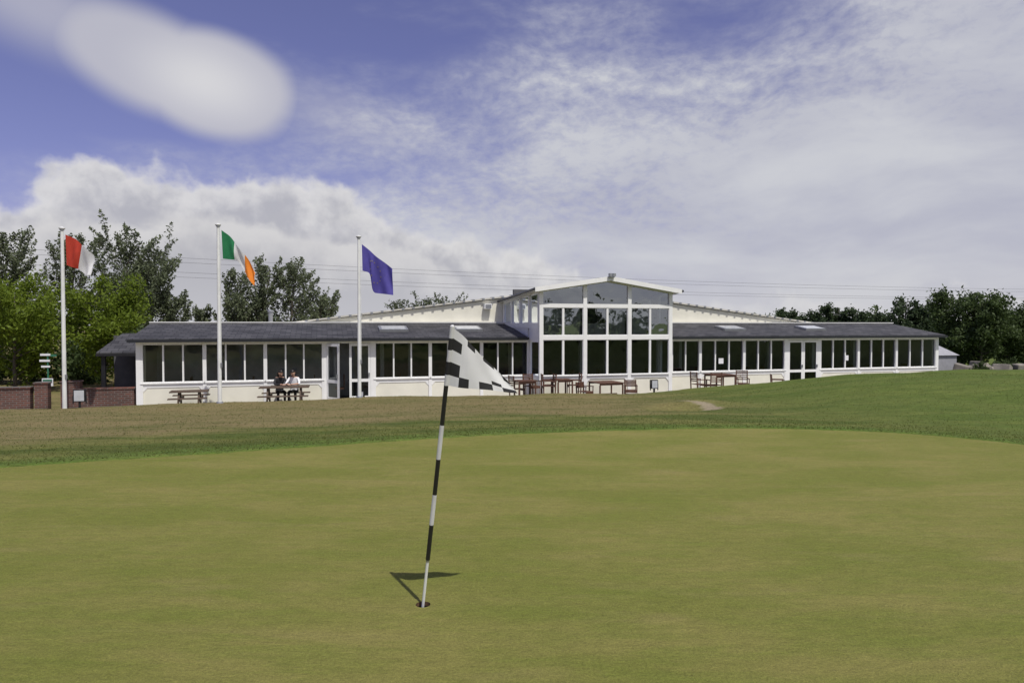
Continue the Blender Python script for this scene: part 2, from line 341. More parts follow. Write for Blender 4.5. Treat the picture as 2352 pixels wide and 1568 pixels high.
# wing shells
def wing(s0,s1,name):
    roof.prism([(s0-.35,-.28,1.47),(s1+.3 if s1>30 else s1,-.28,1.47),(s1+.3 if s1>30 else s1,3.05,2.02),(s0-.35 if s0<5 else s0,3.05,2.02)] if s0<5 else [(s0,-.28,1.47),(s1+.3,-.28,1.47),(s1+.3,3.05,2.02),(s0,3.05,2.02)],
               [(s0-.35,-.28,1.53),(s1+.3 if s1>30 else s1,-.28,1.53),(s1+.3 if s1>30 else s1,3.05,2.08),(s0-.35,3.05,2.08)] if s0<5 else [(s0,-.28,1.53),(s1+.3,-.28,1.53),(s1+.3,3.05,2.08),(s0,3.05,2.08)],'slate')
    a=s0-.37 if s0<5 else s0; b_=s1+.32 if s1>30 else s1
    trim.box(a,b_,-.40,-.285,1.40,1.50,'gutter')
    trim.box(a,b_,-.275,.1,1.425,1.462,'white')
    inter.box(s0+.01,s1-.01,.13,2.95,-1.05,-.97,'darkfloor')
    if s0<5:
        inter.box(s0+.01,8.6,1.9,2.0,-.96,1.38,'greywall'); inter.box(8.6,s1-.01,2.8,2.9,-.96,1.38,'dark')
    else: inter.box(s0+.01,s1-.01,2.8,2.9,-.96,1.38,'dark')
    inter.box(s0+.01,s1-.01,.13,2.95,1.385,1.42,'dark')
    trim.box(a,b_,3.06,3.2,1.3,2.13,'creamroof')
    trim.box(a-.01,b_+.01,3.03,3.25,2.131,2.165,'white')
wing(0,14.72,'l'); wing(20.95,36.6,'r')
walls.box(-.0,.12,.125,2.95,-1.1,1.42,'cream'); walls.box(36.48,36.6,.125,2.95,-1.1,1.42,'cream')
walls.prism([(0,.12,1.42),(0,3.0,1.42),(0,3.0,1.96),(0,.12,1.48)],[(.1,.12,1.42),(.1,3.0,1.42),(.1,3.0,1.96),(.1,.12,1.48)],'cream')
walls.prism([(36.5,.12,1.42),(36.5,3.0,1.42),(36.5,3.0,1.96),(36.5,.12,1.48)],[(36.6,.12,1.42),(36.6,3.0,1.42),(36.6,3.0,1.96),(36.6,.12,1.48)],'cream')
frames.box(-.16,-.001,-.05,.13,-1.05,1.42,'white'); frames.box(36.601,36.72,-.05,.13,-1.05,1.42,'white')
# skylights
for s in(9.3,12.5,25.6,30.2):
    sl=(2.02-1.47)/3.33; mt=Matrix.Translation((s,1.5,1.53+1.78*sl))@Matrix.Rotation(math.atan(sl),4,'X')
    roof.box(-.6,.6,-.45,.45,.0,.10,'metal',mt); roof.box(-.5,.5,-.36,.36,.1,.115,'lamp_glass',mt)
# main hall: shallow gable
g0,g1,ga,gz=4.6,32.4,18.25,3.78
walls.prism([(g0,3.3,-1.1),(g1,3.3,-1.1),(g1,3.3,2.0),(ga,3.3,gz-.04),(g0,3.3,2.0)],[(g0,30,-1.1),(g1,30,-1.1),(g1,30,2.0),(ga,30,gz-.04),(g0,30,2.0)],'cream')
for a,za,b_,zb in((g0-.2,2.0,ga,gz),(ga,gz,g1+.2,2.0)):
    roof.prism([(a,3.18,za+.0),(b_,3.18,zb+.0),(b_,30.2,zb),(a,30.2,za)],[(a,3.18,za+.07),(b_,3.18,zb+.07),(b_,30.2,zb+.07),(a,30.2,za+.07)],'creamroof')
for i in range(60):
    t=(i+.5)/60; s=g0+(g1-g0)*t; z=2.0+(gz-2.0)*(1-abs(s-ga)/(ga-g0 if s<ga else g1-ga))
    roof.box(s-.05,s+.05,3.14,3.6,z+.0,z+.095,'metal')
roof.box(.2,g0,3.25,20,1.9,2.12,'creamroof'); roof.box(g1,36.4,3.25,20,1.9,2.12,'creamroof')
trim.box(13.65,14.0,3.0,3.28,2.78,3.02,'white'); trim.box(13.69,13.96,2.985,3.0,2.82,2.98,'metal')
trim.tube([(4.2,4.5,2.1),(4.2,4.5,2.62)],[.09,.09],'metal',12); trim.tube([(4.2,4.5,2.62),(4.2,4.5,2.7)],[.13,.12],'metal',12)
# tower -----------------------------------------
t0,t1,tq=14.95,20.98,-1.2; tm=(t0+t1)/2; ez,az=3.50,3.97
tf=MB(); tg=MB()
def topz(s): return az-(az-ez)*abs(s-tm)/(tm-t0)
cols=[t0,t0+2.0,t0+4.02,t1]
pw=.08
for i,c in enumerate(cols):
    a,b_=(c,c+.16) if i==0 else ((c-.16,c) if i==3 else (c-pw,c+pw))
    tf.prism([(a,tq,-1.0),(b_,tq,-1.0),(b_,tq+.14,-1.0),(a,tq+.14,-1.0)],[(a,tq,topz(a)-.02),(b_,tq,topz(b_)-.02),(b_,tq+.14,topz(b_)-.02),(a,tq+.14,topz(a)-.02)],'white')
rails=[(-.21,-.05),(1.42,1.60),(2.75,2.91)]
for i in range(3):
    a=cols[i]+(.16 if i==0 else pw); b_=cols[i+1]-(.16 if i==2 else pw)
    for z0,z1 in rails: tf.box(a,b_,tq+.006,tq+.13,z0,z1,'white')
    tf.box(a,b_,tq-.05,tq+.006,-.08,-.045,'white')
    walls.box(a,b_,tq+.04,tq+.14,-1.1,-.21,'cream')
    for c,sg in((a,1),(b_,-1)):
        tf.prism([(c,tq+.012,-.21),(c+.16*sg,tq+.012,-.21),(c,tq+.012,-.39)],[(c,tq+.04,-.21),(c+.16*sg,tq+.04,-.21),(c,tq+.04,-.39)],'white')
    mid=(a+b_)/2
    for z0,z1 in((-.05,1.42),(1.60,2.75)):
        tf.box(mid-.028,mid+.028,tq+.02,tq+.11,z0,z1,'white')
        for p,r in((a,mid-.028),(mid+.028,b_)):
            tf.box(p,p+.02,tq+.03,tq+.1,z0,z1,'white');tf.box(r-.02,r,tq+.03,tq+.1,z0,z1,'white')
            tf.box(p+.02,r-.02,tq+.03,tq+.1,z0,z0+.025,'white');tf.box(p+.02,r-.02,tq+.03,tq+.1,z1-.025,z1,'white')
        tg.add([(a,tq+.07,z0),(b_,tq+.07,z0),(b_,tq+.07,z1),(a,tq+.07,z1)],[(0,1,2,3)],'glass' if z0<1 else 'glass_bright')
    pts=[(a,2.91),(b_,2.91),(b_,topz(b_)-.12)]+([(tm,topz(tm)-.12)] if i==1 else [])+[(a,topz(a)-.12)]
    tg.add([(x,tq+.07,z) for x,z in pts],[tuple(range(len(pts)))],'glass_bright')
    tops=[(a,topz(a))]+([(tm,topz(tm))] if i==1 else [])+[(b_,topz(b_))]
    for (xa,za),(xb,zb) in zip(tops[:-1],tops[1:]):
        tf.prism([(xa,tq+.008,za-.14),(xb,tq+.008,zb-.14),(xb,tq+.008,zb-.025),(xa,tq+.008,za-.025)],[(xa,tq+.12,za-.14),(xb,tq+.12,zb-.14),(xb,tq+.12,zb-.025),(xa,tq+.12,za-.025)],'white')
    # roller blinds behind the middle row
    tf.box(a+.05,mid-.04,tq+.2,tq+.21,1.62,[2.68,2.1,2.6][i],'blind'); tf.box(mid+.04,b_-.05,tq+.2,tq+.21,1.62,[2.68,2.65,2.1][i],'blind')
def side(sf,sb,q0,q1,zf,zb,flip):
    """side wall from front corner back, upper part with windows"""
    def L(q): 
        t=(q-q0)/(q1-q0); return sf+(sb-sf)*t
    def ZT(q): t=(q-q0)/(q1-q0); return zf+(zb-zf)*t
    qs=np.linspace(q0+.15,q1,5)
    def seg(qa,qb,za,zb_,zc,zd,k,mb,off=0,thk=.1):
        o=off*flip
        mb.prism([(L(qa)+o,qa,za),(L(qb)+o,qb,zb_),(L(qb)+o,qb,zd),(L(qa)+o,qa,zc)],[(L(qa)+o+thk*flip,qa,za),(L(qb)+o+thk*flip,qb,zb_),(L(qb)+o+thk*flip,qb,zd),(L(qa)+o+thk*flip,qa,zc)],k)
    seg(q0+.15,q1,ZT(q0)-.14,ZT(q1)-.14,ZT(q0)-.02,ZT(q1)-.02,'white',tf)
    seg(q0+.15,q1,1.9,1.9,2.12,2.12,'white',tf,.0)
    seg(0.15,q1,1.5,1.5,1.9,1.9,'white',tf,.03,.06)
    for q in qs:
        seg(max(q-.06,q0+.15),q+.06,2.12,2.12,ZT(q)-.14,ZT(q)-.14,'white',tf,-.004)
    tg.add([(L(q0)+.05*flip,q0+.15,2.12),(L(q1)+.05*flip,q1,2.12),(L(q1)+.05*flip,q1,ZT(q1)-.1),(L(q0)+.05*flip,q0+.15,ZT(q0)-.1)],[(0,1,2,3)],'glass_bright')
    seg(q0+.15,-.06,-1.1,-1.1,-.24,-.24,'cream',walls,.04,.06)
    seg(q0+.15,-.06,-.24,-.24,-.08,-.08,'white',tf); seg(q0+.15,-.06,1.32,1.32,1.9,1.9,'white',tf)
    seg(-.16,-.06,-.08,-.08,1.32,1.32,'white',tf)
    tg.add([(L(q0)+.05*flip,q0+.15,-.08),(L(0)+.05*flip,-.16,-.08),(L(0)+.05*flip,-.16,1.32),(L(q0)+.05*flip,q0+.15,1.32)],[(0,1,2,3)],'glass')
side(t0,14.6,tq,3.2,ez,3.14,1); side(t1,21.2,tq,3.2,ez,3.14,-1)
for sg in(-1,1):
    sf=tm+sg*(tm-t0+.28); sb=tm+sg*(tm-t0+.55); zf=ez-.03; zb=3.12; zr=az+.0
    b0=[(tm,tq-.28,zr),(sf,tq-.28,zf),(sb,3.4,zb),(tm,3.4,zr)]
    roof.prism(b0 if sg>0 else b0[::-1],[(x,y,z+.07) for x,y,z in (b0 if sg>0 else b0[::-1])],'metal')
    tf.prism([(tm,tq-.31,zr-.10),(sf,tq-.31,zf-.10),(sf,tq-.31,zf+.085),(tm,tq-.31,zr+.085)],[(tm,tq-.282,zr-.10),(sf,tq-.282,zf-.10),(sf,tq-.282,zf+.085),(tm,tq-.282,zr+.085)],'white')
    trim.tube([(sf+.04*sg,tq-.3,zf+.01),(sb+.04*sg,3.4,zb+.01)],[.055,.055],'gutter',8)
    tf.prism([(sf,tq-.27,zf-.03),(sf-sg*.3,tq-.27,zf+.02),(sb-sg*.3,3.3,zb+.0),(sb,3.3,zb-.04)],[(sf,tq-.27,zf-.01),(sf-sg*.3,tq-.27,zf+.04),(sb-sg*.3,3.3,zb+.02),(sb,3.3,zb-.02)],'white')
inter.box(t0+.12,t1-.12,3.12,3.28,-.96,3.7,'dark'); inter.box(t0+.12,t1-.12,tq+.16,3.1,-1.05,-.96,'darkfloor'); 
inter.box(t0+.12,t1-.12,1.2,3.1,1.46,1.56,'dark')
random.seed(9)
for s in list(np.arange(.8,14,1.15))+list(np.arange(15.4,20.6,1.2))+list(np.arange(21.8,36,1.2)):
    q=random.uniform(.8,1.45); 
    inter.box(s-.25,s+.25,q-.25,q+.25,-.28,-.24,'wood'); inter.box(s-.03,s+.03,q-.03,q+.03,-.96,-.28,'black')
    inter.box(s+.35,s+.72,q-.2,q+.2,-.55,-.5,'wood'); inter.box(s+.68,s+.72,q-.2,q+.2,-.5,.02,'wood')
    if random.random()<.35 and s>8.6:
        inter.box(s-.08,s+.08,q+.3,q+.5,-.9,1.38,'blind')
trim.box(tm-.12,tm+.12,tq-.42,tq-.312,az+.02,az+.06,'metal'); trim.box(tm-.14,tm-.02,tq-.5,tq-.36,az+.07,az+.19,'metal'); trim.box(tm+.02,tm+.14,tq-.5,tq-.36,az+.07,az+.19,'metal')
walls.build('walls',CH);frames.build('window_frames',CH);glass.build('window_glass',CH);roof.build('roof',CH);inter.build('interior',CH);trim.build('gutters_and_fascia',CH);tf.build('entrance_tower_frame',CH);tg.build('entrance_tower_glass',CH)
no=MB(); no.box(24.0,24.25,-.03,-.022,.25,.5,'shirt'); no.box(31.0,31.2,-.03,-.022,.3,.55,'shirt'); no.build('window_notices',CH)
po=MB(); po.prism([(-1.9,1.6,.92),(-.2,1.6,.92),(-.2,3.6,1.62),(-1.5,3.6,1.62)],[(-1.9,1.6,.99),(-.2,1.6,.99),(-.2,3.6,1.69),(-1.5,3.6,1.69)],'slate')
po.box(-1.9,-.2,1.5,1.6,.84,.94,'black')
for s in(-1.7,-.4): po.box(s-.07,s+.07,1.7,1.84,-1.0,.9,'black')
po.box(-1.8,-.2,3.5,3.6,-1,1.6,'dark')
po.build('side_porch',CH)
pt=MB(); pt.box(-6,37.5,-1.9,-.06,-1.2,PATZ,'paving'); pt.box(12.8,37.5,-2.95,-1.902,-1.2,PATZ,'paving'); pt.build('patio_paving',None,(O.x,O.y,0),ANG)
ed=MB()
random.seed(4)
s=12.5
while s<24:
    w=random.uniform(.35,.7); ed.box(s,s+w-.02,-3.25+random.uniform(-.04,.04),-2.98,-1.1,-.62+random.uniform(-.03,.03)-.012*(s-12.5),'stone'); s+=w
ed.build('stone_edging',None,(O.x,O.y,0),ANG,bevel=.015)
# ------------------------------------------------------------------ brick walls left
bw=MB()
for x0,x1,zt in((-4.75,-3.55,-.2),(-3.42,-3.0,-.05),(-2.6,-2.0,-.02),(-2.0,-.25,-.30)):
    bw.box(x0,x1,-.2,.12,-1.05,zt,'brick'); bw.box(x0-.03,x1+.03,-.23,.15,zt+.001,zt+.05,'brick')
bw.build('brick_garden_wall',None,W(0,.2),ANG)
# ------------------------------------------------------------------ flagpoles
def cloth(name,top,bot,nu,nv,fold,mf,parent,freq=9):
    top=np.array(top,float);bot=np.array(bot,float)
    def ev(c,u):
        t=np.linspace(0,1,len(c)); return np.array([np.interp(u,t,c[:,k]) for k in range(c.shape[1])])
    vs=[];
    for j in range(nv+1):
        for i in range(nu+1):
            u=i/nu;v=j/nv
            a=sum(ev(top,min(max(u+d,0),1)) for d in(-.05,0,.05))/3 if 0<i<nu else ev(top,u); b_=sum(ev(bot,min(max(u+d,0),1)) for d in(-.05,0,.05))/3 if 0<i<nu else ev(bot,u)
            p=a*(1-v)+b_*v
            y=fold*math.sin(freq*u+2.2*v)*min(1,u*3)+fold*.5*math.sin(17*u-5*v+1)*u
            x,z=p[0],p[-1]; yy=p[1] if len(p)==3 else 0
            vs.append((x,yy+y,z))
    fs=[];ms=[];keys=[]
    for j in range(nv):
        for i in range(nu):
            a=j*(nu+1)+i; fs.append((a,a+1,a+nu+2,a+nu+1)); k=mf((i+.5)/nu,(j+.5)/nv)
            if k not in keys: keys.append(k)
            ms.append(keys.index(k))
    me=bpy.data.meshes.new(name); me.from_pydata(vs,[],fs); me.polygons.foreach_set('material_index',ms); me.polygons.foreach_set('use_smooth',[True]*len(fs))
    for k in keys: me.materials.append(M[k])
    me.update(); ob=bpy.data.objects.new(name,me); COL.objects.link(ob); ob.parent=parent
    return ob,vs
def gz(x,y): return float(height(np.array([x]),np.array([y]))[0])
def flagpole(x,y,ztop,flagz,top,bot,mf,label,stars=False):
    e=empty('flagpole',(x,y,0)); g=gz(x,y)
    mb=MB(); mb.tube([(0,0,g-.3),(0,0,g+.0),(0,0,ztop-.1)],[.068,.068,.045],'pole',14); mb.tube([(0,0,ztop-.1),(0,0,ztop-.06)],[.07,.07],'metal',12); mb.tube([(0,0,ztop-.06),(0,0,ztop-.03),(0,0,ztop+.01)],[.09,.1,.03],'pole',12)
    mb.tube([(.075,-.03,ztop-.15),(.085,-.03,g+1.3)],[.006,.006],'pole',5); mb.box(.05,.1,-.05,.0,g+1.2,g+1.35,'metal')
    mb.tube([(0,0,g-.02),(0,0,g+.05)],[.12,.1],'metal',12)
    mb.build('pole',e,smooth=False)
    t=[(.11+a,flagz+c) for a,c in top]; b_=[(.11+a,flagz+c) for a,c in bot]
    ob,vs=cloth('flag',t,b_,48,24,.08,mf,e)
    if stars:
        sb=MB()
        for k in range(12):
            A=2*math.pi*k/12; u=.5+.17*math.cos(A); v=.5+.26*math.sin(A); i=int(u*48); j=int(v*24)
            p=Vector(vs[j*49+i]); px=Vector(vs[j*49+i+1])-p; py=Vector(vs[(j+1)*49+i])-p; nn=px.cross(py).normalized(); 
            if nn.y>0: nn=-nn
            px.normalize(); py=nn.cross(px)
            pts=[]
            for q in range(10):
                r=.036 if q%2==0 else .015; B=math.pi/2+q*math.pi/5; pts.append(p+nn*.012+px*r*math.cos(B)+py*r*math.sin(B))
            sb.add([p+nn*.012]+pts,[(0,1+q,1+(q+1)%10) for q in range(10)],'gold')
        sb.build('flag_stars',e)
flagpole(-14.78,22.5,5.24,5.0,[(0,0),(.3,-.13),(.59,-.35),(.85,-.62),(.97,-.87)],[(.03,-1.0),(.2,-1.06),(.4,-1.12),(.62,-1.36),(.85,-1.33)],lambda u,v:'red' if u<.5 else 'cloth_w','r')
flagpole(-9.78,22.8,5.40,5.19,[(0,0),(.27,-.2),(.53,-.5),(.81,-.88),(1.11,-1.43)],[(.04,-.95),(.28,-.98),(.53,-1.0),(.78,-1.46),(1.1,-1.85)],lambda u,v:'igreen' if u<.42 else ('cloth_w' if u<.7 else 'orange'),'i')
flagpole(-5.44,24.3,5.20,4.90,[(0,0),(.25,-.2),(.5,-.43),(.8,-.65),(1.08,-.87)],[(.02,-.94),(.30,-1.02),(.38,-1.72),(.75,-1.76),(1.12,-1.81)],lambda u,v:'blue','e',True)
# ------------------------------------------------------------------ golf flagstick
GF=empty('golf_flagstick',(0,0,0))
Hh=Vector((HX,HY,0)); Tt=Vector((-.404,4.62,2.02)); ax=Tt-Hh
def at(z): return Hh+ax*(z/2.02)
gs=MB()
bands=[(-.12,.335,.0105,'pole'),(.335,.35,.013,'metal'),(.35,.615,.0155,'black'),(.615,.84,.0155,'cloth_w'),(.84,1.10,.0155,'black'),(1.10,1.345,.0155,'cloth_w'),(1.345,1.625,.0155,'black'),(1.625,1.70,.0158,'cloth_w'),(1.70,1.79,.0158,'cloth_b'),(1.79,1.87,.0158,'cloth_w'),(1.87,1.95,.0158,'cloth_b'),(1.95,2.03,.0158,'cloth_w')]
for z0,z1,r,k in bands: gs.tube([at(z0),at(z1)],[r,r],k,18)
gs.tube([at(2.03),at(2.04)],[.016,.006],'cloth_w',14)
gs.build('stick',GF,smooth=False)
def gm(u,v):
    if u<.20: return 'cloth_b' if (.16<v<.37 or .59<v<.82) else 'cloth_w'
    if v>.80:
        for a,b_ in((.20,.36),(.50,.68),(.82,1.0)):
            if a<u<b_: return 'cloth_b'
        return 'cloth_w'
    if .60<v and (.36<u<.50 or .68<u<.82) and v>.66: return 'cloth_b' if u>.6 else 'cloth_w'
    if v<.12 and (.30<u<.45 or .60<u<.78): return 'cloth_b'
    if u>.90 and v<.35: return 'cloth_b'
    return 'cloth_w'
T0=at(2.015);B0=at(1.625)
top=[(T0.x+.012,T0.y,T0.z),(-.333,4.64,1.968),(-.270,4.68,1.895),(-.203,4.72,1.818),(-.120,4.76,1.735),(-.038,4.80,1.655)]
bot=[(B0.x+.012,B0.y,B0.z),(-.37,4.66,1.612),(-.28,4.67,1.602),(-.17,4.70,1.592),(-.07,4.75,1.575),(.040,4.83,1.555)]
cloth('flag',top,bot,100,60,.011,gm,GF,freq=10)
# ------------------------------------------------------------------ furniture
def chair(s,q,rot,h=1.02,seat=.46,name='patio_chair',z=PATZ):
    c=MB();w=.23;d=.22
    for x in(-w,w):
        c.tube([(x,-d,0),(x,-d,seat+.2)],[.02,.02],'wood',6); c.prism([(x-.02,d-.02,0),(x+.02,d-.02,0),(x+.02,d+.02,0),(x-.02,d+.02,0)],[(x-.02,d+.04,h),(x+.02,d+.04,h),(x+.02,d+.08,h),(x-.02,d+.08,h)],'wood')
        c.box(x-.025,x+.025,-d-.03,d+.02,seat+.2,seat+.23,'wood'); c.box(x-.012,x+.012,-d,d,.15,.19,'wood')
    for i in range(5): c.box(-w,w,-d+i*.09,-d+i*.09+.07,seat,seat+.022,'wood')
    c.box(-w,w,-d-.01,-d+.015,seat-.07,seat-.002,'wood')
    n=5
    for i in range(n):
        zz=seat+.14+(h-seat-.2)*i/(n-1); c.box(-w+.02,w-.02,d+.03+.04*i/n,d+.05+.04*i/n,zz,zz+.045,'wood')
    return c.build(name,None,W(s,q,z),ANG+rot)
def table(s,q,rot,w=.4,h=.74,name='patio_table',z=PATZ):
    c=MB()
    for i in range(7):
        a=-w+2*w*i/7; c.box(a,a+2*w/7-.012,-w,w,h-.03,h,'wood')
    for x in(-w+.05,w-.05):
        for y in(-w+.05,w-.05): c.box(x-.025,x+.025,y-.025,y+.025,0,h-.1,'wood')
    c.box(-w+.03,w-.03,-w+.03,-w+.05,h-.1,h-.031,'wood');c.box(-w+.03,w-.03,w-.05,w-.03,h-.1,h-.031,'wood')
    c.box(-w+.05,w-.05,-.02,.02,.2,.25,'wood'); c.build(name,None,W(s,q,z),ANG+rot)
chair(13.9,-1.6,math.radians(100),1.0,.46); table(14.0,-2.3,0,.38,.86); chair(14.35,-2.1,math.radians(20),1.08,.6); chair(14.98,-2.2,math.radians(-95),1.08,.6)
table(15.6,-2.1,.1,.36,.86); chair(16.1,-2.1,math.radians(-100),1.08,.6); chair(15.15,-1.8,math.radians(80),1.06,.6)
chair(16.55,-2.2,math.radians(30),.72,.34,'lounge_chair'); table(17.45,-2.2,.05,.55,.72); chair(18.55,-2.2,math.radians(-20),.76,.34,'lounge_chair')
chair(21.75,-2.1,math.radians(95),1.04,.5); table(22.75,-2.1,0,.5,.92); chair(22.2,-2.5,math.radians(170),1.04,.5); chair(23.8,-2.2,math.radians(-25),1.05,.5)
chair(25.4,-2.4,math.radians(60),.8,.36,'lounge_chair',-.9)
def picnic(s,q,rot,L=1.8,name='picnic_table',z=PATZ,h=.74):
    c=MB()
    for i in range(5): c.box(-L/2,L/2,-.36+i*.147,-.36+i*.147+.135,h-.04,h,'greywood')
    for sy in(-1,1):
        for i in range(2): y=sy*.68+(-.13 if i==0 else .01); c.box(-L/2,L/2,y,y+.12,.42,.455,'greywood')
    for x in(-L/2+.3,L/2-.3):
        for sy in(-1,1):
            c.prism([(x-.03,sy*.55-.05,0),(x+.03,sy*.55-.05,0),(x+.03,sy*.55+.05,0),(x-.03,sy*.55+.05,0)],[(x-.03,sy*.2-.05,h-.042),(x+.03,sy*.2-.05,h-.042),(x+.03,sy*.2+.05,h-.042),(x-.03,sy*.2+.05,h-.042)],'greywood')
        c.box(x+.031,x+.07,-.78,.78,.33,.418,'greywood')
    return c.build(name,None,W(s,q,z),ANG+rot)
picnic(1.8,-1.05,math.radians(4),1.25,z=PATZ,h=.66)
PT=(5.05,-1.12,math.radians(-2)); picnic(*PT,L=1.75)
def floodlight(s,q,z,h=.3,w=.28):
    c=MB(); c.box(-.03,.03,-.03,.03,-.5,.06,'black'); c.box(-w/2-.02,w/2+.02,-.06,.1,.05,.05+h,'black'); c.box(-w/2+.01,w/2-.01,-.066,-.061,.08,.02+h,'lamp_glass')
    c.box(-w/2-.05,-w/2-.022,-.02,.02,-.02,.05+h/2,'black'); c.box(w/2+.022,w/2+.05,-.02,.02,-.02,.05+h/2,'black')
    c.build('floodlight',None,W(s,q,z),ANG)
floodlight(19.5,-2.4,-.62,.36,.26); floodlight(-1.55,-1.5,-.62,.42,.32); floodlight(7.75,-2.0,-.7,.25,.2)
sp=MB(); sp.tube([(0,0,-1.1),(0,0,.95)],[.03,.03],'signgreen',8)
sp.box(-.25,.12,-.05,-.03,.85,.93,'shirt'); sp.box(-.28,.1,-.05,-.03,.62,.7,'shirt'); sp.box(-.22,.1,-.05,-.03,.4,.47,'shirt'); sp.box(-.2,.2,-.05,-.03,-.32,-.02,'shirt'); sp.box(-.17,.17,-.056,-.051,-.13,-.06,'signgreen'); sp.box(.125,.34,-.05,-.03,.82,.9,'signgreen')
sp.build('direction_sign',None,(-17.9,26.3,0),.1)
tn=MB(); tn.prism([(-.7,-.7,-.9),(.7,-.7,-.9),(.7,.7,-.9),(-.7,.7,-.9)],[(-.7,-.7,.4),(.7,-.7,.4),(.7,.7,.4),(-.7,.7,.4)],'tent'); tn.prism([(-.8,-.8,.4),(.8,-.8,.4),(.8,.8,.4),(-.8,.8,.4)],[(-.05,-.05,.95),(.05,-.05,.95),(.05,.05,.95),(-.05,.05,.95)],'tent')
tn.build('marquee',None,(23.2,37.4,0),.2)
sw=MB(); random.seed(11)
for i in range(60):
    x=random.uniform(0,8); r=random.uniform(.15,.4); mt=Matrix.Translation((x,random.uniform(-.3,.3),-.55+random.uniform(0,.35)))@Matrix.Rotation(random.uniform(0,3),4,'Z')@Matrix.Rotation(random.uniform(-.4,.4),4,'X')
    sw.box(-r,r,-r*.7,r*.7,-r*.6,r*.6,'stone',mt)
sw.build('stone_wall',None,(22.6,35,.1),.1,bevel=.06)
